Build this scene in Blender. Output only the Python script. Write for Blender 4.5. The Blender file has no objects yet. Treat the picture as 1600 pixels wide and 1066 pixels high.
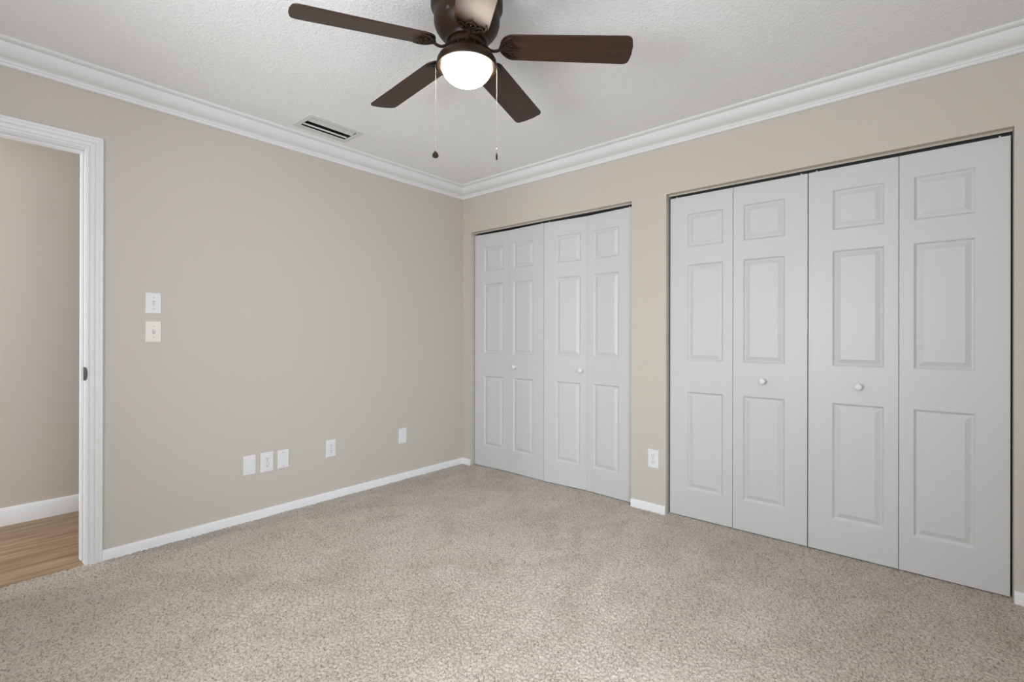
import bpy, bmesh, math
import numpy as np
from mathutils import Matrix, Vector
C = bpy.context.scene.collection
PI = math.pi

# ------------------------------------------------------------------ camera
cam_d = bpy.data.cameras.new('camera')
cam = bpy.data.objects.new('camera', cam_d); C.objects.link(cam)
cam_d.sensor_fit = 'HORIZONTAL'; cam_d.sensor_width = 36
cam_d.lens = 754.62 * 36 / 1600
cam_d.shift_y = -(533 - 524.01) / 1600
cam_d.clip_start = .05
YAW, PITCH, ROLL = .713039, .000868, .0022057
CAM = Vector((-2.97341, -3.15471, 1.13696))
Fv = Vector((math.cos(YAW)*math.cos(PITCH), math.sin(YAW)*math.cos(PITCH), math.sin(PITCH)))
Rv = Vector((math.sin(YAW), -math.cos(YAW), 0)); Uv = Rv.cross(Fv)
R2 = Rv*math.cos(ROLL) + Uv*math.sin(ROLL); U2 = -Rv*math.sin(ROLL) + Uv*math.cos(ROLL)
cam.matrix_world = Matrix(((R2.x, U2.x, -Fv.x, CAM.x), (R2.y, U2.y, -Fv.y, CAM.y), (R2.z, U2.z, -Fv.z, CAM.z), (0, 0, 0, 1)))
bpy.context.scene.camera = cam

# ------------------------------------------------------------------ world, added fill lights, exposure
sc = bpy.context.scene
sc.view_settings.view_transform = 'Standard'; sc.view_settings.look = 'None'
sc.view_settings.gamma = 1; sc.view_settings.use_curve_mapping = False
sc.view_settings.exposure = 0.0
w = bpy.data.worlds.new('sky'); sc.world = w; w.use_nodes = True
w.node_tree.nodes['Background'].inputs[0].default_value = (.62, .78, 1, 1)
w.node_tree.nodes['Background'].inputs[1].default_value = 1.0

def area(name, loc, target, sx, sy, energy, col, spread=180):
    l = bpy.data.lights.new(name, 'AREA'); l.shape = 'RECTANGLE'; l.size = sx; l.size_y = sy
    l.energy = energy; l.color = col; l.spread = math.radians(spread)
    o = bpy.data.objects.new(name, l); C.objects.link(o); o.location = loc
    d = Vector(target) - Vector(loc); o.rotation_euler = d.to_track_quat('-Z', 'Y').to_euler()
    return o
YB, XL = -4.15, -3.95            # back wall (assumed window wall) and the wall left of the camera
# fill lights added at assumed, unseen windows: some aimed down, some aimed up
area('back_fill', (-2.60, YB - .02, 1.4), (-1.10, -2.0, -.1), 1.3, 1.3, 12.2, (.80, .91, 1), 82)
area('back_wide_fill', (-2.60, YB - .02, 1.5), (-2.2, 0, .75), 1.3, 1.0, 2.4, (.84, .93, 1), 110)
area('back_bounce_fill', (-2.68, YB - .03, 1.2), (-2.1, -.6, 2.2), 1.4, .9, 19.0, (.915, .935, 1), 150)
area('side_fill', (XL - .02, -2.2, 1.3), (0, -1.9, .5), 1.3, 1.2, 21.5, (.94, .91, .89), 160)  # added fill from the left, at an assumed side window
area('side_bounce_fill', (XL - .03, -2.2, 1.2), (-.6, -1.9, 2.4), 1.3, .8, 36.5, (.88, .94, 1), 150)
area('hall_fill', (-4.85, .57, 1.35), (0, .75, 1.2), .75, 1.9, 52, (.92, .96, 1))  # added fill inside the hall, no real source behind it

# ------------------------------------------------------------------ helpers
def link(name, me, mat=None, parent=None):
    o = bpy.data.objects.new(name, me); C.objects.link(o)
    if mat and not me.materials: me.materials.append(mat)
    if parent: o.parent = parent
    return o
def obj(name, bm, mat, parent=None, smooth=None, bevel=0):
    bmesh.ops.recalc_face_normals(bm, faces=bm.faces[:])
    me = bpy.data.meshes.new(name); bm.to_mesh(me); bm.free()
    if smooth is not None:
        me.shade_smooth()
        me.set_sharp_from_angle(angle=math.radians(smooth))
    o = link(name, me, mat, parent)
    if bevel:
        m = o.modifiers.new('bevel', 'BEVEL'); m.width = bevel; m.segments = 2; m.limit_method = 'ANGLE'
    return o
def struct(name, bm, mat, parent=None, **k):
    o = obj(name, bm, mat, parent, **k)
    if not parent: o['kind'] = 'structure'
    return o
def thing(name, label, cat, loc=(0, 0, 0), rotz=0, group=None):
    o = bpy.data.objects.new(name, None); C.objects.link(o); o.empty_display_size = .05
    o.location = loc; o.rotation_euler = (0, 0, rotz); o['label'] = label; o['category'] = cat
    if group: o['group'] = group
    return o
def dup(root, loc, rotz, label, group=None):
    r = root.copy(); C.objects.link(r); r.location = loc; r.rotation_euler = (0, 0, rotz); r['label'] = label
    if group: r['group'] = group
    for ch in list(root.children):
        c = ch.copy(); C.objects.link(c); c.parent = r
        for g in ch.children:
            d = g.copy(); C.objects.link(d); d.parent = c
    return r
def box(bm, x0, x1, y0, y1, z0, z1):
    vs = [bm.verts.new((x, y, z)) for x in (x0, x1) for y in (y0, y1) for z in (z0, z1)]
    for f in ((0, 1, 3, 2), (4, 6, 7, 5), (0, 4, 5, 1), (2, 3, 7, 6), (0, 2, 6, 4), (1, 5, 7, 3)):
        bm.faces.new([vs[i] for i in f])
def boxes(*bs):
    bm = bmesh.new()
    for b in bs: box(bm, *b)
    return bm
def sweep(bm, prof, frames, closed_prof=True):
    """prof: list of (a, b); frames: list of functions (a,b)->xyz; rings are bridged and capped"""
    rings = [[bm.verts.new(fr(a, b)) for a, b in prof] for fr in frames]
    n = len(prof)
    for r0, r1 in zip(rings, rings[1:]):
        for i in range(n):
            j = (i+1) % n
            bm.faces.new((r0[i], r0[j], r1[j], r1[i]))
    bm.faces.new(rings[0]); bm.faces.new(rings[-1][::-1])
def lathe(bm, prof, n=48, c=(0, 0)):
    rings = []
    for r, z in prof:
        if r < 1e-6: rings.append([bm.verts.new((c[0], c[1], z))])
        else: rings.append([bm.verts.new((c[0]+r*math.cos(2*PI*i/n), c[1]+r*math.sin(2*PI*i/n), z)) for i in range(n)])
    for a, b in zip(rings, rings[1:]):
        for i in range(n):
            j = (i+1) % n
            if len(a) == 1 and len(b) == 1: continue
            if len(a) == 1: bm.faces.new((a[0], b[i], b[j]))
            elif len(b) == 1: bm.faces.new((a[i], a[j], b[0]))
            else: bm.faces.new((a[i], a[j], b[j], b[i]))
def tube(bm, pts, rad, n=8, flat=1.0, smooth_n=0):
    pts = [Vector(p) for p in pts]
    rs = rad if isinstance(rad, (list, tuple)) else [rad]*len(pts)
    if smooth_n:                                  # catmull-rom
        P = [pts[0]*2-pts[1]] + pts + [pts[-1]*2-pts[-2]]; out = []; ro = []
        for i in range(1, len(P)-2):
            for k in range(smooth_n):
                t = k/smooth_n; a, b, c_, d = P[i-1:i+3]
                out.append(.5*((2*b)+(c_-a)*t+(2*a-5*b+4*c_-d)*t*t+(-a+3*b-3*c_+d)*t**3))
                ro.append(rs[i-1]*(1-t)+rs[i]*t)
        out.append(pts[-1]); ro.append(rs[-1]); pts, rs = out, ro
    rings = []
    for i, p in enumerate(pts):
        t = (pts[min(i+1, len(pts)-1)] - pts[max(i-1, 0)]).normalized()
        up = Vector((0, 0, 1)) if abs(t.z) < .9 else Vector((1, 0, 0))
        s = t.cross(up).normalized(); u = s.cross(t)
        rings.append([bm.verts.new(p + s*rs[i]*math.cos(2*PI*k/n) + u*rs[i]*flat*math.sin(2*PI*k/n)) for k in range(n)])
    for a, b in zip(rings, rings[1:]):
        for i in range(n): bm.faces.new((a[i], a[(i+1) % n], b[(i+1) % n], b[i]))
    bm.faces.new(rings[0][::-1]); bm.faces.new(rings[-1])

# ------------------------------------------------------------------ materials
def mat(name, col, rough=.5, metal=0, spec=.5, coat=0):
    m = bpy.data.materials.new(name); m.use_nodes = True
    b = m.node_tree.nodes['Principled BSDF']
    b.inputs['Base Color'].default_value = (*col, 1); b.inputs['Roughness'].default_value = rough
    b.inputs['Metallic'].default_value = metal; b.inputs['Specular IOR Level'].default_value = spec
    b.inputs['Coat Weight'].default_value = coat
    return m
def nd(m, t, **kw):
    n = m.node_tree.nodes.new(t)
    for k, v in kw.items():
        if hasattr(n, k): setattr(n, k, v)
        else: n.inputs[k].default_value = v
    return n
def lk(m, a, b): m.node_tree.links.new(a, b)
def coords(m, scale=(1, 1, 1), kind='Object'):
    tc = nd(m, 'ShaderNodeTexCoord'); mp = nd(m, 'ShaderNodeMapping'); mp.inputs['Scale'].default_value = scale
    lk(m, tc.outputs[kind], mp.inputs['Vector']); return mp.outputs[0]
def noise_bump(m, scale, strength, dist=.002, detail=3, ramp=None, vec=(1, 1, 1), rough=.5):
    b = m.node_tree.nodes['Principled BSDF']
    n = nd(m, 'ShaderNodeTexNoise', Scale=scale, Detail=detail, Roughness=rough); lk(m, coords(m, vec), n.inputs['Vector'])
    out = n.outputs['Fac']
    if ramp:
        r = nd(m, 'ShaderNodeValToRGB'); r.color_ramp.elements[0].position = ramp[0]; r.color_ramp.elements[1].position = ramp[1]
        lk(m, out, r.inputs[0]); out = r.outputs[0]
    bp = nd(m, 'ShaderNodeBump', Strength=strength, Distance=dist); lk(m, out, bp.inputs['Height'])
    if b.inputs['Normal'].is_linked: lk(m, b.inputs['Normal'].links[0].from_socket, bp.inputs['Normal'])
    lk(m, bp.outputs[0], b.inputs['Normal'])
def noise_color(m, c0, c1, scale, lo=.35, hi=.65, detail=4, vec=(1, 1, 1), rough=.5, dist=0):
    b = m.node_tree.nodes['Principled BSDF']
    n = nd(m, 'ShaderNodeTexNoise', Scale=scale, Detail=detail, Roughness=rough, Distortion=dist); lk(m, coords(m, vec), n.inputs['Vector'])
    r = nd(m, 'ShaderNodeValToRGB'); e = r.color_ramp.elements
    e[0].position, e[1].position = lo, hi; e[0].color = (*c0, 1); e[1].color = (*c1, 1)
    lk(m, n.outputs['Fac'], r.inputs[0]); lk(m, r.outputs[0], b.inputs['Base Color'])
    return r.outputs[0]

M_WALL = mat('greige_wall_paint', (.56, .52, .455), .62, spec=.35); noise_bump(M_WALL, 190, .18, .0012, 2)
M_HALL = mat('hall_wall_paint', (.60, .55, .485), .62, spec=.35); noise_bump(M_HALL, 190, .15, .0012, 2)
M_CEIL = mat('textured_ceiling_paint', (.92, .92, .92), .85, spec=.15)
noise_bump(M_CEIL, 92, .9, .0065, 4, rough=.62)
M_TRIM = mat('white_trim_paint', (.77, .77, .77), .42, spec=.45)
M_BASE = mat('baseboard_paint', (.82, .82, .825), .4, spec=.45)  # lighter white than the trim paint
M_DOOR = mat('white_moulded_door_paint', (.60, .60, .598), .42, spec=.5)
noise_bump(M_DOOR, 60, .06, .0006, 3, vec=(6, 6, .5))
M_PLATE = mat('white_plastic_plate', (.76, .76, .765), .35)
M_ALMOND = mat('ivory_plastic_plate', (.78, .76, .70), .35)
M_SLOT = mat('dark_slot', (.03, .03, .03), .6)
M_SCREW = mat('grey_screw', (.45, .44, .42), .4, .6)
M_BRONZE = mat('bronze_metal', (.024, .0125, .006), .42, 0, spec=.18)
M_STRIKE = mat('aged_brass', (.035, .028, .02), .55, .2)
M_CHAIN = mat('nickel_chain', (.55, .5, .45), .35, 1)
M_GRILLE = mat('vent_paint', (.70, .70, .68), .45)
M_DUCT = mat('duct_black', (.012, .011, .010), .9)
M_TRACKP = mat('track_paint', (.50, .46, .39), .5)
M_PIN = mat('white_pin', (.7, .7, .7), .4)
# walnut blades, grain along the blade
M_WOOD = mat('walnut_blade', (.08, .04, .025), .5, spec=.12, coat=.5)
M_WOOD.node_tree.nodes['Principled BSDF'].inputs['Coat Roughness'].default_value = .36
noise_color(M_WOOD, (.022, .0088, .0040), (.050, .0215, .0095), 9, .3, .7, 6, vec=(1.2, 14, 14), rough=.6, dist=.4)
# laminate
M_LAM = mat('oak_laminate', (.4, .28, .18), .45, spec=.4)
def laminate(m):
    b = m.node_tree.nodes['Principled BSDF']
    s = noise_color(m, (.20, .125, .068), (.42, .295, .185), 2.2, .32, .66, 7, vec=(1.1, 13, 1), rough=.55, dist=.5)
    br = nd(m, 'ShaderNodeTexBrick', Scale=1, offset=.37)
    br.inputs['Mortar Size'].default_value = .0012; br.inputs['Brick Width'].default_value = 1.22; br.inputs['Row Height'].default_value = .18
    br.inputs['Color1'].default_value = (1, 1, 1, 1); br.inputs['Color2'].default_value = (.86, .84, .82, 1); br.inputs['Mortar'].default_value = (.55, .5, .45, 1)
    lk(m, coords(m), br.inputs['Vector'])
    mx = nd(m, 'ShaderNodeMixRGB', blend_type='MULTIPLY'); mx.inputs[0].default_value = 1
    lk(m, s, mx.inputs[1]); lk(m, br.outputs[0], mx.inputs[2]); lk(m, mx.outputs[0], b.inputs['Base Color'])
laminate(M_LAM)
# carpet: beige loop pile, worn/brushed patches, shade in the tuft pits painted as dark flecks
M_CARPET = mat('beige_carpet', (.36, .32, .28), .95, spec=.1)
def carpet(m):
    b = m.node_tree.nodes['Principled BSDF']; b.inputs['Sheen Weight'].default_value = .15; b.inputs['Sheen Roughness'].default_value = .6
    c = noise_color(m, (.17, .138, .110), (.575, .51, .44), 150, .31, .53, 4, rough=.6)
    n2 = nd(m, 'ShaderNodeTexNoise', Scale=2.3, Detail=4, Roughness=.55, Distortion=1.2); lk(m, coords(m, (1, 1.4, 1)), n2.inputs['Vector'])
    r2 = nd(m, 'ShaderNodeValToRGB'); r2.color_ramp.elements[0].position = .36; r2.color_ramp.elements[1].position = .62
    r2.color_ramp.elements[0].color = (.85, .84, .82, 1); r2.color_ramp.elements[1].color = (1.0, 1.0, 1.0, 1)
    lk(m, n2.outputs['Fac'], r2.inputs[0])
    mx = nd(m, 'ShaderNodeMixRGB', blend_type='MULTIPLY'); mx.inputs[0].default_value = 1
    lk(m, c, mx.inputs[1]); lk(m, r2.outputs[0], mx.inputs[2]); lk(m, mx.outputs[0], b.inputs['Base Color'])
    noise_bump(m, 210, .6, .004, 3)
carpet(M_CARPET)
M_GLOW = bpy.data.materials.new('lit_frosted_glass'); M_GLOW.use_nodes = True
_b = M_GLOW.node_tree.nodes['Principled BSDF']; _b.inputs['Base Color'].default_value = (.9, .88, .84, 1); _b.inputs['Roughness'].default_value = .3
_b.inputs['Emission Color'].default_value = (1, .87, .74, 1); _b.inputs['Emission Strength'].default_value = 32
M_GLASS = bpy.data.materials.new('assumed_window_glass'); M_GLASS.use_nodes = True
def glass(m):
    t = m.node_tree; t.nodes.remove(t.nodes['Principled BSDF'])
    tr = nd(m, 'ShaderNodeBsdfTransparent'); gl = nd(m, 'ShaderNodeBsdfGlossy', Roughness=.02); fr = nd(m, 'ShaderNodeFresnel', IOR=1.3)
    mx = nd(m, 'ShaderNodeMixShader'); lk(m, fr.outputs[0], mx.inputs[0]); lk(m, tr.outputs[0], mx.inputs[1]); lk(m, gl.outputs[0], mx.inputs[2])
    lk(m, mx.outputs[0], t.nodes['Material Output'].inputs[0])
glass(M_GLASS)

# ------------------------------------------------------------------ room shell
H = 2.44; T = .115
DX0, DX1, DZ = -3.34, -2.549, 2.055              # bedroom doorway in the left wall (y = 0)
O1a, O1b, O2a, O2b, OH = -.107, -1.643, -1.8825, -3.429, 2.042   # closet openings in the right wall (x = 0)
struct('wall_left', boxes((XL-T, DX0-.012, 0, T, -.05, H), (DX1+.012, T, 0, T, -.05, H), (DX0-.012, DX1+.012, 0, T, DZ+.012, H)), M_WALL)
struct('wall_right', boxes((0, T, O1a, 0, -.05, H), (0, T, O2a, O1b, -.05, H), (0, T, YB-T, O2b, -.05, H), (0, T, O1b, O1a, OH, H), (0, T, O2b, O2a, OH, H)), M_WALL)
# closet interiors
struct('wall_closet', boxes((.72, .78, YB-T, 0, -.05, H), (T, .72, -1.83, -1.70, -.05, H), (T, .72, -.05, 0, -.05, H), (T, .72, YB-T, YB, -.05, H)), M_WALL)
# walls behind and left of the camera, with added, assumed windows
def assumed_window_wall(name, ax, p0, p1, a0, a1, w0, w1, z0, z1):
    bs = [(a0, w0, -.05, H), (w1, a1, -.05, H), (w0, w1, -.05, z0), (w0, w1, z1, H)]
    bm = bmesh.new()
    for s0, s1, q0, q1 in bs:
        if ax == 'y': box(bm, s0, s1, p0, p1, q0, q1)
        else: box(bm, p0, p1, s0, s1, q0, q1)
    struct(name, bm, M_WALL)
assumed_window_wall('wall_back', 'y', YB-T, YB, XL-T, 0, -3.42, -1.92, .62, 2.05)
assumed_window_wall('wall_front', 'x', XL-T, XL, YB, 0, -2.85, -1.55, .72, 2.0)
def window(name, ax, p, a0, a1, z0, z1):
    def B(bm, s0, s1, d0, d1, q0, q1):
        if ax == 'y': box(bm, s0, s1, p-d1, p-d0, q0, q1)
        else: box(bm, p-d1, p-d0, s0, s1, q0, q1)
    root = bpy.data.objects.new(name, None); C.objects.link(root); root['kind'] = 'structure'
    bm = bmesh.new(); f = .045; m = (z0+z1)/2
    B(bm, a0, a0+f, -.006, .012, z0, z1); B(bm, a1-f, a1, -.006, .012, z0, z1)
    B(bm, a0+f, a1-f, -.006, .012, z0, z0+f); B(bm, a0+f, a1-f, -.006, .012, z1-f, z1); B(bm, a0+f, a1-f, -.006, .012, m-.02, m+.02)
    obj('assumed_window_frame', bm, M_TRIM, root)
    bm = bmesh.new(); B(bm, a0+f, a1-f, .002, .005, z0+f, z1-f); obj('assumed_window_pane', bm, M_GLASS, root)
window('assumed_window_1', 'y', YB, -3.42, -1.92, .62, 2.05)  # both windows are assumed, added to give the daylight an origin
window('assumed_window_2', 'x', XL, -2.85, -1.55, .72, 2.0)
# hall beyond the doorway
HX0, HX1, HY = -5.0, -.6, 1.02
struct('wall_hall', boxes((HX0-.1, HX1+.1, HY, HY+.1, -.05, H), (HX0-.1, HX0, T, HY, -.05, H), (HX1, HX1+.1, T, HY, -.05, H)), M_HALL)
struct('ceiling_hall', boxes((HX0-.1, HX1+.1, T, HY+.1, H, H+.05)), M_CEIL)
struct('floor_hall', boxes((HX0-.1, HX1+.1, .003, HY+.1, -.06, -.002)), M_LAM)
# bedroom ceiling with the hole for the vent
VX0, VX1, VY0, VY1 = -1.575, -1.272, -.362, -.205
struct('ceiling', boxes((XL-T, VX0, YB-T, T, H, H+.05), (VX1, .78, YB-T, T, H, H+.05), (VX0, VX1, YB-T, VY0, H, H+.05), (VX0, VX1, VY1, T, H, H+.05)), M_CEIL)

# carpeted floor: real pile relief (random tufts) over the room, flat slab beyond
def make_floor():
    step = .005; x0, x1, y0, y1 = XL, .10, YB, .006
    nx = int((x1-x0)/step)+1; ny = int((y1-y0)/step)+1
    rng = np.random.default_rng(7)
    a = rng.standard_normal((nx, ny))
    kx = np.fft.fftfreq(nx, step)[:, None]; ky = np.fft.rfftfreq(ny, step)[None, :]
    k = np.sqrt(kx**2+ky**2)
    def band(k0, wd, seed):
        r = np.random.default_rng(seed).standard_normal((nx, ny))
        f = np.fft.irfft2(np.fft.rfft2(r)*np.exp(-((k-k0)/wd)**2), s=(nx, ny)); return f/f.std()
    h = band(52, 24, 1)
    h = np.tanh(h*.9+.35)                       # rounded tufts with sharp pits
    lump = band(5, 4, 2)
    z = h*.0034 + lump*.0007 - .003
    X, Y = np.meshgrid(x0+np.arange(nx)*step, y0+np.arange(ny)*step, indexing='ij')
    r1, r2 = np.random.default_rng(3).uniform(-.0012, .0012, (2, nx, ny))
    edge = (np.arange(ny)[None, :] == ny-1)
    co = np.stack([X+r1, Y+np.where(edge, 0, r2), z], -1).reshape(-1, 3).astype(np.float32)
    i = (np.arange(nx-1)[:, None]*ny+np.arange(ny-1)[None, :]).ravel()
    faces = np.stack([i, i+ny, i+ny+1, i+1], -1).astype(np.int32)
    # slab
    b = len(co)
    sl = np.array([[x, y, zz] for x in (XL-T, .78) for y in (YB-T, .003) for zz in (-.06, -.012)], np.float32)
    co = np.concatenate([co, sl]); q = np.array([(0, 1, 3, 2), (4, 6, 7, 5), (0, 4, 5, 1), (2, 3, 7, 6), (0, 2, 6, 4), (1, 5, 7, 3)], np.int32)+b
    # carpet inside the closets
    b2 = len(co); co = np.concatenate([co, np.array([(.10, YB, -.004), (.78, YB, -.004), (.78, 0, -.004), (.10, 0, -.004)], np.float32)])
    faces = np.concatenate([faces, q, np.array([[b2, b2+1, b2+2, b2+3]], np.int32)])
    me = bpy.data.meshes.new('floor')
    me.vertices.add(len(co)); me.vertices.foreach_set('co', co.ravel())
    nf = len(faces); me.loops.add(nf*4); me.loops.foreach_set('vertex_index', faces.ravel())
    me.polygons.add(nf); me.polygons.foreach_set('loop_start', np.arange(nf, dtype=np.int32)*4)
    me.polygons.foreach_set('use_smooth', np.ones(nf, bool))
    me.update(); me.validate()
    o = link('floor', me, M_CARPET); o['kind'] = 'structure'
make_floor()

# crown moulding: (distance from wall, z)
def arc(p0, p1, bulge, n=8):
    out = []
    dx, dy = p1[0]-p0[0], p1[1]-p0[1]
    for i in range(n+1):
        t = i/n; s = 4*bulge*t*(1-t)
        out.append((p0[0]+dx*t-dy*s, p0[1]+dy*t+dx*s))
    return out
CROWN = [(0, 2.345), (.009, 2.345), (.013, 2.349), (.014, 2.358), (.019, 2.361), (.020, 2.368), (.024, 2.370)] + \
    arc((.026, 2.373), (.083, 2.419), -.14)[0:] + [(.086, 2.424), (.098, 2.425), (.106, 2.428), (.110, 2.433), (.110, H), (0, H)]
def crown(name, a, b, ia, ib):
    """a,b on walls: functions of (d) giving xy at each mitred end"""
    bm = bmesh.new()
    sweep(bm, CROWN, [lambda d, z: (*a(d), z), lambda d, z: (*b(d), z)])
    struct(name, bm, M_TRIM, smooth=38)
crown('trim_1', lambda d: (XL+d, -d), lambda d: (-d, -d), 0, 0)
crown('trim_2', lambda d: (-d, -d), lambda d: (-d, YB+d), 0, 0)
crown('trim_3', lambda d: (-d, YB+d), lambda d: (XL+d, YB+d), 0, 0)
crown('trim_4', lambda d: (XL+d, YB+d), lambda d: (XL+d, -d), 0, 0)

# baseboards
BASE = [(0, -.01), (.0125, -.01), (.0125, .040), (.011, .0455), (.007, .0485), (0, .0495)]
def base(name, a, b, prof=BASE, mat_=M_BASE):
    bm = bmesh.new(); sweep(bm, prof, [lambda d, z: (*a(d), z), lambda d, z: (*b(d), z)])
    struct(name, bm, mat_, smooth=40)
base('baseboard_left', lambda d: (-2.4865, -d), lambda d: (-d, -d))
base('baseboard_right', lambda d: (-d, -d), lambda d: (-d, O1a+.001))
base('baseboard_right.001', lambda d: (-d, O1b-.001), lambda d: (-d, O2a+.001))
base('baseboard_right.002', lambda d: (-d, O2b-.001), lambda d: (-d, YB+d))
base('baseboard_back', lambda d: (-d, YB+d), lambda d: (XL+d, YB+d))
base('baseboard_front', lambda d: (XL+d, YB+d), lambda d: (XL+d, -d))
base('baseboard_left.001', lambda d: (XL+d, -d), lambda d: (DX0-.066, -d))
HB = [(0, -.004), (.014, -.004), (.014, .088), (.011, .094), (.009, .100), (.004, .103), (0, .103)]
base('baseboard_hall', lambda d: (HX0, HY-d), lambda d: (HX1, HY-d), HB)

# doorway: casing, jamb, stop, strike plate
door = bpy.data.objects.new('door_1', None); C.objects.link(door); door['kind'] = 'structure'
CAS = [(0, 0), (0, .007), (.003, .009), (.008, .009), (.011, .0065), (.014, .0115), (.022, .0135), (.029, .0125), (.032, .0095), (.035, .0140), (.044, .0165), (.048, .0150), (.051, .0175), (.060, .0180), (.063, .0155), (.063, 0)]
def casing(sign, y):
    i0, i1, iz = DX0-.004, DX1+.004, DZ+.004
    fr = [lambda a, b: (i1+a, y-sign*b, -.008), lambda a, b: (i1+a, y-sign*b, iz+a), lambda a, b: (i0-a, y-sign*b, iz+a), lambda a, b: (i0-a, y-sign*b, -.008)]
    bm = bmesh.new(); sweep(bm, CAS, fr); obj('casing', bm, M_TRIM, door)
casing(1, 0); casing(-1, T)
obj('jamb', boxes((DX1, DX1+.012, 0, T, -.008, DZ+.012), (DX0-.012, DX0, 0, T, -.008, DZ+.012), (DX0, DX1, 0, T, DZ, DZ+.012)), M_TRIM, door)
obj('stop', boxes((DX1-.011, DX1, .038, .075, .012, DZ-.011), (DX0, DX0+.011, .038, .075, .012, DZ-.011), (DX0, DX1, .038, .075, DZ-.011, DZ)), M_TRIM, door, bevel=.002)
bm = bmesh.new()                                 # curved lip strike plate on the jamb edge
N = 14
front, back = [], []
for i in range(N+1):
    t = -1+2*i/N; z = .944+t*.033; e = math.sqrt(max(0, 1-t*t))
    front.append([(DX1-.0015, .030, z), (DX1-.0015, .002-.004*e, z), (DX1+.001+.006*e, -.0035-.010*e, z)])
rows = [[bm.verts.new(p) for p in r] for r in front]
for a, b in zip(rows, rows[1:]):
    for j in range(2): bm.faces.new((a[j], a[j+1], b[j+1], b[j]))
sp = obj('strike_plate', bm, M_STRIKE, door); sp['label'] = 'dark bronze strike plate'
m = sp.modifiers.new('s', 'SOLIDIFY'); m.thickness = .0018

# ------------------------------------------------------------------ bifold closet doors
ZB_, ZT_ = .004, 2.016
PANELS = [(.179, .789), (.981, 1.586), (1.693, 1.904)]
def leaf_mesh(name, W, ml, mr, thick=.034):
    """front face looks to -x; local y runs 0..-W; ml/mr stile widths at the near-0 and far ends"""
    bm = bmesh.new()
    ys = [0, ml, W-mr, W]; zs = [ZB_]+[v for p in PANELS for v in p]+[ZT_]
    V = {}
    def v(y, z, x=0.):
        k = (round(y, 5), round(z, 5), round(x, 5))
        if k not in V: V[k] = bm.verts.new((x, -y, z))
        return V[k]
    for i in range(3):
        for j in range(len(zs)-1):
            y0, y1, z0, z1 = ys[i], ys[i+1], zs[j], zs[j+1]
            if i == 1 and j % 2 == 1:
                rings = [(0, 0), (.003, .0015), (.006, .0055), (.010, .0090), (.0135, .0096), (.018, .0085), (.034, .0028), (.0365, .0018)]
                prev = None
                for o_, d in rings:
                    r = [v(y0+o_, z0+o_, d), v(y1-o_, z0+o_, d), v(y1-o_, z1-o_, d), v(y0+o_, z1-o_, d)]
                    if prev:
                        for q in range(4): bm.faces.new((prev[q], prev[(q+1) % 4], r[(q+1) % 4], r[q]))
                    prev = r
                bm.faces.new(prev)
            else:
                bm.faces.new((v(y0, z0), v(y1, z0), v(y1, z1), v(y0, z1)))
    # sides and back
    bl = [v(y, z, thick) for y, z in ((0, ZB_), (W, ZB_), (W, ZT_), (0, ZT_))]
    bm.faces.new(bl)
    low = [v(y, ZB_) for y in ys]; bm.faces.new(low+[bl[1], bl[0]])
    top = [v(y, ZT_) for y in ys]; bm.faces.new(top+[bl[2], bl[3]])
    e0 = [v(0, z) for z in zs]; bm.faces.new(e0+[bl[3], bl[0]])
    e1 = [v(W, z) for z in zs]; bm.faces.new(e1+[bl[2], bl[1]])
    return bm
KN = [(0, .001), (.013, .001), (.0135, .004), (.009, .008), (.0075, .014), (.010, .019), (.0155, .023), (.0175, .028), (.0165, .033), (.012, .0365), (.005, .038), (0, .038)]
def bifold(label, ya, yb, dx, knob_leaf, knob_off, group):
    """pair of hinged leaves between ya and yb (ya > yb); fold line pushed dx into the closet"""
    XF = .040; ym = (ya+yb)/2; g = .0012 if not dx else .0004
    t = thing('closet_bifold', label, 'closet door', (XF, ya, 0), 0, group)
    L = math.hypot(ya-ym, dx)
    ends = [((0, 0), (dx, ym-ya)), ((dx, ym-ya), (0, yb-ya))]
    for k, (p, q) in enumerate(ends):
        ml, mr = (.108, .0545) if k == 0 else (.0545, .108)
        o = obj('door_leaf', leaf_mesh('door_leaf', L-2*g, ml, mr), M_DOOR, t)
        ang = math.atan2(q[0]-p[0], -(q[1]-p[1]))       # turn local -y towards (dx,-len)
        o.rotation_euler = (0, 0, ang)
        ux, uy = (q[0]-p[0])/L, (q[1]-p[1])/L
        o.location = (p[0]+ux*g, p[1]+uy*g, 0)
        bm = bmesh.new(); py = -.035 if k == 0 else -(L-.035)
        bm2 = bmesh.new(); lathe(bm2, [(0, ZT_-.001), (.0045, ZT_-.001), (.0045, OH-.016), (0, OH-.016)], 10, (.017, py))
        bm.free(); obj('pivot_pin', bm2, M_PIN, o, smooth=40)
        if k == knob_leaf:
            bm = bmesh.new(); lathe(bm, KN, 24)
            bmesh.ops.rotate(bm, verts=bm.verts[:], cent=(0, 0, 0), matrix=Matrix.Rotation(-PI/2, 3, 'Y'))
            bmesh.ops.translate(bm, verts=bm.verts[:], vec=(0, -knob_off, .881))
            obj('knob', bm, M_TRIM, o, smooth=50)
G = 'white panelled bifold closet doors'
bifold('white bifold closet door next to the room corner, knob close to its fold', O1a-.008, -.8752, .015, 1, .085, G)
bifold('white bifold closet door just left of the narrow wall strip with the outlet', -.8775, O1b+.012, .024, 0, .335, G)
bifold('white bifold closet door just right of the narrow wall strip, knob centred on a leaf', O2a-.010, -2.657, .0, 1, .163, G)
bifold('wide-looking white bifold closet door closest to the camera, at the right edge of the photo', -2.659, -3.4225, .0, 0, .222, G)
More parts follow.
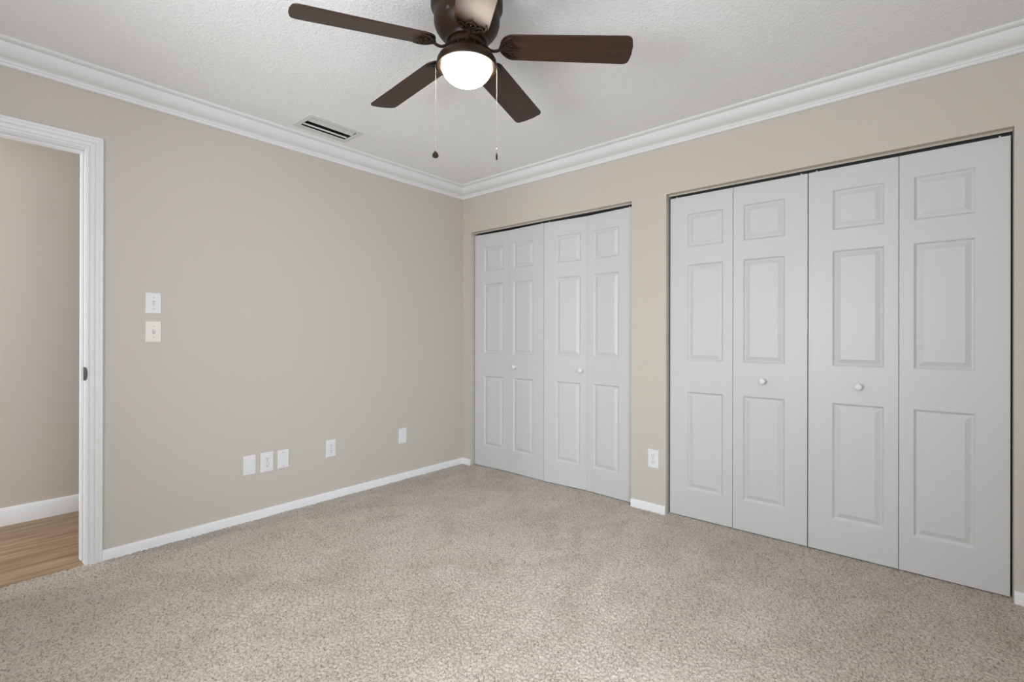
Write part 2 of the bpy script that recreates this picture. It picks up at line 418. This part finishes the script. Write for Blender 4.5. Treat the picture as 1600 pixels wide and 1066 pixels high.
def track(label, ya, yb):
    t = thing('closet_track', label, 'door track', (.036, (ya+yb)/2, OH), 0, 'bifold door tracks'); h = (ya-yb)/2
    obj('front_lip', boxes((0, .002, -h, h, -.011, -.0005)), M_TRACKP, t)
    obj('channel', boxes((.002, .040, -h, h, -.0025, -.0005), (.038, .040, -h, h, -.013, -.0025)), M_SLOT, t)  # near-black colour stands in for shade in the gap above the doors
track('thin beige door track over the smaller-looking closet by the room corner', O1a-.002, O1b+.002)
track('thin beige door track over the closet nearest the camera', O2a-.002, O2b+.002)

# ------------------------------------------------------------------ wall plates
def plate_mesh(w=.070, h=.114, d=.0055):
    """faces -y, centred on origin, back on y=0"""
    bm = bmesh.new(); rings = []
    for o_, dd in ((0, 0), (0, .0025), (.0025, .0048), (.005, d)):
        rings.append([bm.verts.new((sx*(w/2-o_), -dd, sz*(h/2-o_))) for sx, sz in ((-1, -1), (1, -1), (1, 1), (-1, 1))])
    for a, b in zip(rings, rings[1:]):
        for i in range(4): bm.faces.new((a[i], a[(i+1) % 4], b[(i+1) % 4], b[i]))
    bm.faces.new(rings[-1]); bm.faces.new(rings[0][::-1]); return bm
def disc(bm, x, z, r, y0, y1, n=14, flat=False):
    ring = []
    pts = []
    for i in range(n):
        a = 2*PI*i/n; px, pz = r*math.cos(a), r*math.sin(a)
        if flat: pz = max(min(pz, r*.78), -r*.78)
        pts.append((x+px, z+pz))
    a_ = [bm.verts.new((px, y0, pz)) for px, pz in pts]; b_ = [bm.verts.new((px, y1, pz)) for px, pz in pts]
    for i in range(n): bm.faces.new((a_[i], a_[(i+1) % n], b_[(i+1) % n], b_[i]))
    bm.faces.new(b_); bm.faces.new(a_[::-1])
def screw(p, z, m=M_SCREW):
    bm = bmesh.new(); disc(bm, 0, z, .0032, -.0054, -.0066); obj('screw', bm, m, p)
def outlet(loc, rz, label, w=.070, h=.114):
    t = thing('wall_outlet', label, 'outlet', loc, rz, 'white duplex outlets')
    obj('plate', plate_mesh(w, h), M_PLATE, t)
    for s in (1, -1):
        bm = bmesh.new(); disc(bm, 0, s*.0195, .0165, -.0054, -.0072, 24, True); r = obj('receptacle', bm, M_PLATE, t)
        bm = bmesh.new()
        for sx, hh in ((-.0063, .0045), (.0063, .0038)): box(bm, sx-.0012, sx+.0012, -.0075, -.0070, s*.0195+.004-hh, s*.0195+.004+hh)
        disc(bm, 0, s*.0195-.0078, .0028, -.0070, -.0075, 10); obj('slot', bm, M_SLOT, r)
    screw(t, 0); return t
outlet((-1.681, 0, .338), 0, 'white duplex outlet, middle of the three side-by-side plates on the left wall', .078, .122)
outlet((-1.252, 0, .3495), 0, 'lone white duplex outlet on the left wall between the three plates and the blank plate', .072, .117)
outlet((0, -1.799, .3405), PI/2*-1, 'white duplex outlet on the narrow wall strip between the two closets', .074, .119)
def blank(loc, label, mode):
    t = thing('blank_wall_plate', label, 'wall plate', loc, 0, 'white blank wall plates')
    obj('plate', plate_mesh(.072, .118), M_PLATE, t)
    if mode == 'screws':
        for z in (.042, -.042): screw(t, z, M_SCREW)
    else:
        for z in (.042, -.042): screw(t, z, M_PLATE)
        if mode == 'inset':
            bm = bmesh.new(); box(bm, -.0165, .0165, -.0066, -.005, -.033, .033); obj('insert', bm, M_PLATE, t, bevel=.001)
blank((-1.784, 0, .3385), 'plain white blank plate at the left end of the three plates on the left wall', 'inset')
blank((-1.580, 0, .3385), 'white blank plate with two dark screws, right of the outlet in the row of three', 'screws')
blank((-.6465, 0, .3425), 'small plain white blank plate standing alone nearest the room corner', 'plain')
def switch(loc, label, up, m):
    t = thing('light_switch', label, 'light switch', loc, 0, 'toggle light switches beside the doorway')
    obj('plate', plate_mesh(.070, .112), m, t)
    for z in (.030, -.030): screw(t, z)
    bm = bmesh.new(); box(bm, -.0055, .0055, -.0062, -.0052, -.0125, .0125); obj('collar', bm, M_SCREW, t)
    bm = bmesh.new(); s = 1 if up else -1
    sweep(bm, [(-.0042, -.005), (.0042, -.005), (.0042, .005), (-.0042, .005)], [lambda a, b: (a, -.005, b*1.5), lambda a, b: (a*.85, -.0185, b*.8+s*.0085)])
    obj('toggle', bm, m, t)
switch((-2.2715, 0, 1.3065), 'upper white toggle light switch beside the doorway, directly above the ivory one', False, M_PLATE)
switch((-2.2712, 0, 1.1535), 'lower slightly ivory toggle light switch beside the doorway, under the whiter one', True, M_ALMOND)

# ------------------------------------------------------------------ ceiling vent
v = thing('ceiling_vent', 'white ceiling air vent with dark slots beside the crown moulding', 'vent', (-1.4235, -.2835, H))
def rel(x0, x1, y0, y1, z0, z1): return (x0+1.4235, x1+1.4235, y0+.2835, y1+.2835, z0, z1)
X0, X1, Y0, Y1 = -1.606, -1.245, -.402, -.168
obj('frame', boxes(rel(X0, VX0, Y0, Y1, -.004, .0005), rel(VX1, X1, Y0, Y1, -.004, .0005), rel(VX0, VX1, Y0, VY0, -.004, .0005), rel(VX0, VX1, VY1, Y1, -.004, .0005)), M_GRILLE, v, bevel=.0012)
e = .002
obj('duct', boxes(rel(VX0+e, VX0+2*e, VY0+e, VY1-e, .001, .10), rel(VX1-2*e, VX1-e, VY0+e, VY1-e, .001, .10), rel(VX0+2*e, VX1-2*e, VY0+e, VY0+2*e, .001, .10),
    rel(VX0+2*e, VX1-2*e, VY1-2*e, VY1-e, .001, .10), rel(VX0+2*e, VX1-2*e, VY0+2*e, VY1-2*e, .099, .10)), M_DUCT, v)
for ya, yb in ((-.343, -.297), (-.244, -.234)):
    bm = bmesh.new()
    sweep(bm, [(ya, .0045), (yb, -.001), (yb+.0008, .0), (ya+.0008, .006)],
          [lambda a, b: (VX0+.005+1.4235, a+.2835, b), lambda a, b: (VX1-.005+1.4235, a+.2835, b)])
    obj('louver', bm, M_GRILLE, v)

# ------------------------------------------------------------------ ceiling fan
FX, FY = -1.6995, -1.8229
ZBL = 2.2204; RB, WO, WI, A0, PHI, DR, TX, TY = .620, .0683, .0630, 2.7861, -.2089, -.0725, .0299, .0291
DA = [-.0155, -.0189, .0054, .029, 0]
fan = thing('ceiling_fan', 'dark bronze five-blade ceiling fan with a lit white bowl lamp and two pull chains', 'ceiling fan', (FX, FY, H))
def zf(prof): return [(r, z-H) for r, z in prof]
bm = bmesh.new()
lathe(bm, zf([(0, 2.4395), (.130, 2.4395), (.134, 2.432), (.136, 2.420), (.1365, 2.395), (.1360, 2.378), (.132, 2.370), (.127, 2.362), (.1245, 2.354), (.1235, 2.346), (.1250, 2.335),
    (.1240, 2.318), (.1190, 2.302), (.110, 2.287), (.097, 2.272), (.085, 2.262), (.078, 2.256), (.076, 2.250), (.0, 2.250)]), 64)
hs = obj('motor_housing', bm, M_BRONZE, fan, smooth=35)
for i in range(10):
    bm = bmesh.new()
    a = 2*PI*(i+.35)/10; n = 12; ctr = Vector((math.cos(a)*.1165, math.sin(a)*.1165, 2.305-H)); tan = Vector((-math.sin(a), math.cos(a), 0))
    up = Vector((math.cos(a)*.45, math.sin(a)*.45, .89)).normalized(); nor = tan.cross(up).normalized()
    rr = [[bm.verts.new(ctr+tan*.0085*s*math.cos(2*PI*k/n)+up*.017*s*math.sin(2*PI*k/n)+nor*o_) for k in range(n)] for s, o_ in ((1, -.001), (1, .0022))]
    for k in range(n): bm.faces.new((rr[0][k], rr[0][(k+1) % n], rr[1][(k+1) % n], rr[1][k]))
    bm.faces.new(rr[1]); bm.faces.new(rr[0][::-1])
    obj('cooling_slot', bm, M_SLOT, hs)
bm = bmesh.new(); lathe(bm, zf([(0, 2.2495), (.066, 2.2495), (.068, 2.246), (.068, 2.234), (.064, 2.230), (0, 2.230)]), 48)
for i in range(12):                                # screw heads round the flywheel
    a = 2*PI*(i+.5)/12; lathe(bm, zf([(0, 2.2225), (.0028, 2.2225), (.0032, 2.225), (.0032, 2.231)]), 8, (.060*math.cos(a), .060*math.sin(a)))
obj('flywheel', bm, M_BRONZE, fan, smooth=35)
bm = bmesh.new(); lathe(bm, zf([(0, 2.2295), (.052, 2.2295), (.053, 2.224), (.056, 2.217), (.064, 2.211), (.078, 2.205), (.094, 2.198), (.106, 2.188), (.1125, 2.176), (.1140, 2.166), (.1135, 2.157), (.111, 2.153), (.101, 2.154), (.100, 2.163), (0, 2.163)]), 64)
obj('light_fitter', bm, M_BRONZE, fan, smooth=40)
bm = bmesh.new(); n = 16; rg, hg, zg = .0960, .0725, 2.160
lathe(bm, zf([(rg*math.cos(PI/2*i/n), zg-hg*math.sin(PI/2*i/n)) for i in range(n)]+[(0, zg-hg)]), 64)
sh = obj('lamp_shade', bm, M_GLOW, fan, smooth=60); sh['label'] = 'glowing white glass bowl'
# blades
def blade_bm():
    bm = bmesh.new(); out = []; ri = .128
    L = RB-ri
    def hw(r): return WI+(WO-WI)*(r-.2)/(RB-.2)
    for i in range(9):                              # rounded inner end, s>0 side
        a = PI-(PI/2)*i/8; rr = .052; out.append((ri+rr+rr*math.cos(a), hw(ri+rr)*math.sin(a)))
    out.append((RB*.7, hw(RB*.7)))
    c = .024
    for i in range(7):
        a = PI/2-(PI/2)*i/6; out.append((RB-.006-c+c*math.cos(a), WO-c+c*math.sin(a)))
    out.append((RB-.0015, WO*.3))
    side = out[:]
    out += [(r, -s) for r, s in reversed(side) if s > 1e-6]
    t = .0028
    a_ = [bm.verts.new((r, s, -t)) for r, s in out]; b_ = [bm.verts.new((r, s, t)) for r, s in out]
    n = len(out)
    bm.faces.new(a_[::-1]); bm.faces.new(b_)
    for i in range(n): bm.faces.new((a_[i], a_[(i+1) % n], b_[(i+1) % n], b_[i]))
    return bm
def iron_bm():
    bm = bmesh.new(); z = -.0075
    tube(bm, [(.058, 0, .013), (.072, 0, .004), (.086, 0, -.010), (.102, 0, -.0165), (.118, 0, -.015), (.131, 0, -.010), (.142, 0, z)], [.0065, .0065, .0065, .0065, .0065, .0065, .006], 10, .8, 5)
    for s in (1, -1):
        tube(bm, [(.128, 0, z-.001), (.137, s*.022, z), (.152, s*.041, z), (.172, s*.052, z+.001), (.196, s*.050, z+.001)], [.0055, .0055, .005, .0042, .0018], 8, .6, 5)
        tube(bm, [(.136, s*.002, z), (.150, s*.014, z), (.166, s*.024, z), (.174, s*.036, z), (.163, s*.043, z), (.155, s*.034, z)], [.004, .004, .004, .0038, .003, .002], 8, .6, 5)
        tube(bm, [(.140, 0, z), (.158, s*.006, z), (.170, s*.016, z), (.184, s*.012, z), (.190, 0, z)], [.0035, .0035, .0035, .003, .0025], 8, .6, 5)
    tube(bm, [(.135, 0, z), (.165, 0, z), (.205, 0, z+.001)], [.005, .004, .0018], 8, .6, 4)
    for x, y in ((.150, .030), (.150, -.030), (.178, 0)):
        lathe(bm, [(0, z-.0055), (.003, z-.005), (.0045, z-.002), (.0045, z+.003)], 10, (x, y))
    return bm
bl0 = ir0 = None
for k in range(5):
    t = A0+DA[k]-k*2*PI/5
    er = Vector((math.cos(t), math.sin(t), DR+TX*math.cos(t)+TY*math.sin(t)))
    nx_, ny_ = -math.sin(t), math.cos(t)
    en = Vector((nx_*math.cos(PHI), ny_*math.cos(PHI), math.sin(PHI)+(TX*nx_+TY*ny_)*math.cos(PHI))).normalized()
    er.normalize(); et = er.cross(en).normalized(); en = et.cross(er).normalized()
    org = Vector((0, 0, ZBL-H-DR*.2057))
    M = Matrix(((er.x, en.x, et.x, org.x), (er.y, en.y, et.y, org.y), (er.z, en.z, et.z, org.z), (0, 0, 0, 1)))
    if k == 0:
        bl0 = obj('blade', blade_bm(), M_WOOD, fan, bevel=.0015); ir0 = obj('blade_iron', iron_bm(), M_BRONZE, fan, smooth=50)
        b, i_ = bl0, ir0
    else:
        b = bl0.copy(); C.objects.link(b); b.parent = fan; i_ = ir0.copy(); C.objects.link(i_); i_.parent = fan
    b.matrix_local = M
    # irons are level with the hub: same matrix
    i_.matrix_local = M
# pull chains
def chain(off, ztop, zbot, face):
    x, y = Rv.x*off, Rv.y*off
    bm = bmesh.new(); z = ztop
    tube(bm, [(x, y, ztop-H), (x, y, zbot+.012-H)], .0005, 6)
    while z > zbot+.014:
        bmesh.ops.create_icosphere(bm, subdivisions=1, radius=.0010, matrix=Matrix.Translation((x, y, z-H))); z -= .0042
    c = obj('pull_chain', bm, M_CHAIN, fan, smooth=60)
    bm = bmesh.new()                                  # connector bell
    lathe(bm, zf([(0, zbot+.018), (.0016, zbot+.017), (.0024, zbot+.012), (.0016, zbot+.002), (0, zbot+.001)]), 10, (x, y)); obj('connector', bm, M_CHAIN, c, smooth=50)
    bm = bmesh.new(); n = 28                          # teardrop medallion with raised rim
    def tear(s):
        pts = []
        for i in range(n):
            a = 2*PI*i/n; w_ = math.sin(a)*(1-.38*math.cos(a)); pts.append((w_*.0112*s, math.cos(a)*.0135*s))
        return pts
    rings = []
    for s, d in ((.55, .0012), (.72, .0014), (.86, .0030), (1, .0015), (1, -.0015), (.86, -.0030), (.72, -.0014), (.55, -.0012)):
        rings.append([bm.verts.new((x+face[0]*px+(-face[1])*d*1.0, y+face[1]*px+face[0]*d, zbot-.0135+pz-H)) for px, pz in tear(s)])
    for a, b in zip(rings, rings[1:]):
        for i in range(n): bm.faces.new((a[i], a[(i+1) % n], b[(i+1) % n], b[i]))
    bm.faces.new(rings[0]); bm.faces.new(rings[-1][::-1])
    obj('pendant', bm, M_BRONZE, c, smooth=40)
chain(-.1185, 2.166, 1.838, (Rv.x, Rv.y))
chain(.1145, 2.166, 1.832, (Fv.x, Fv.y))
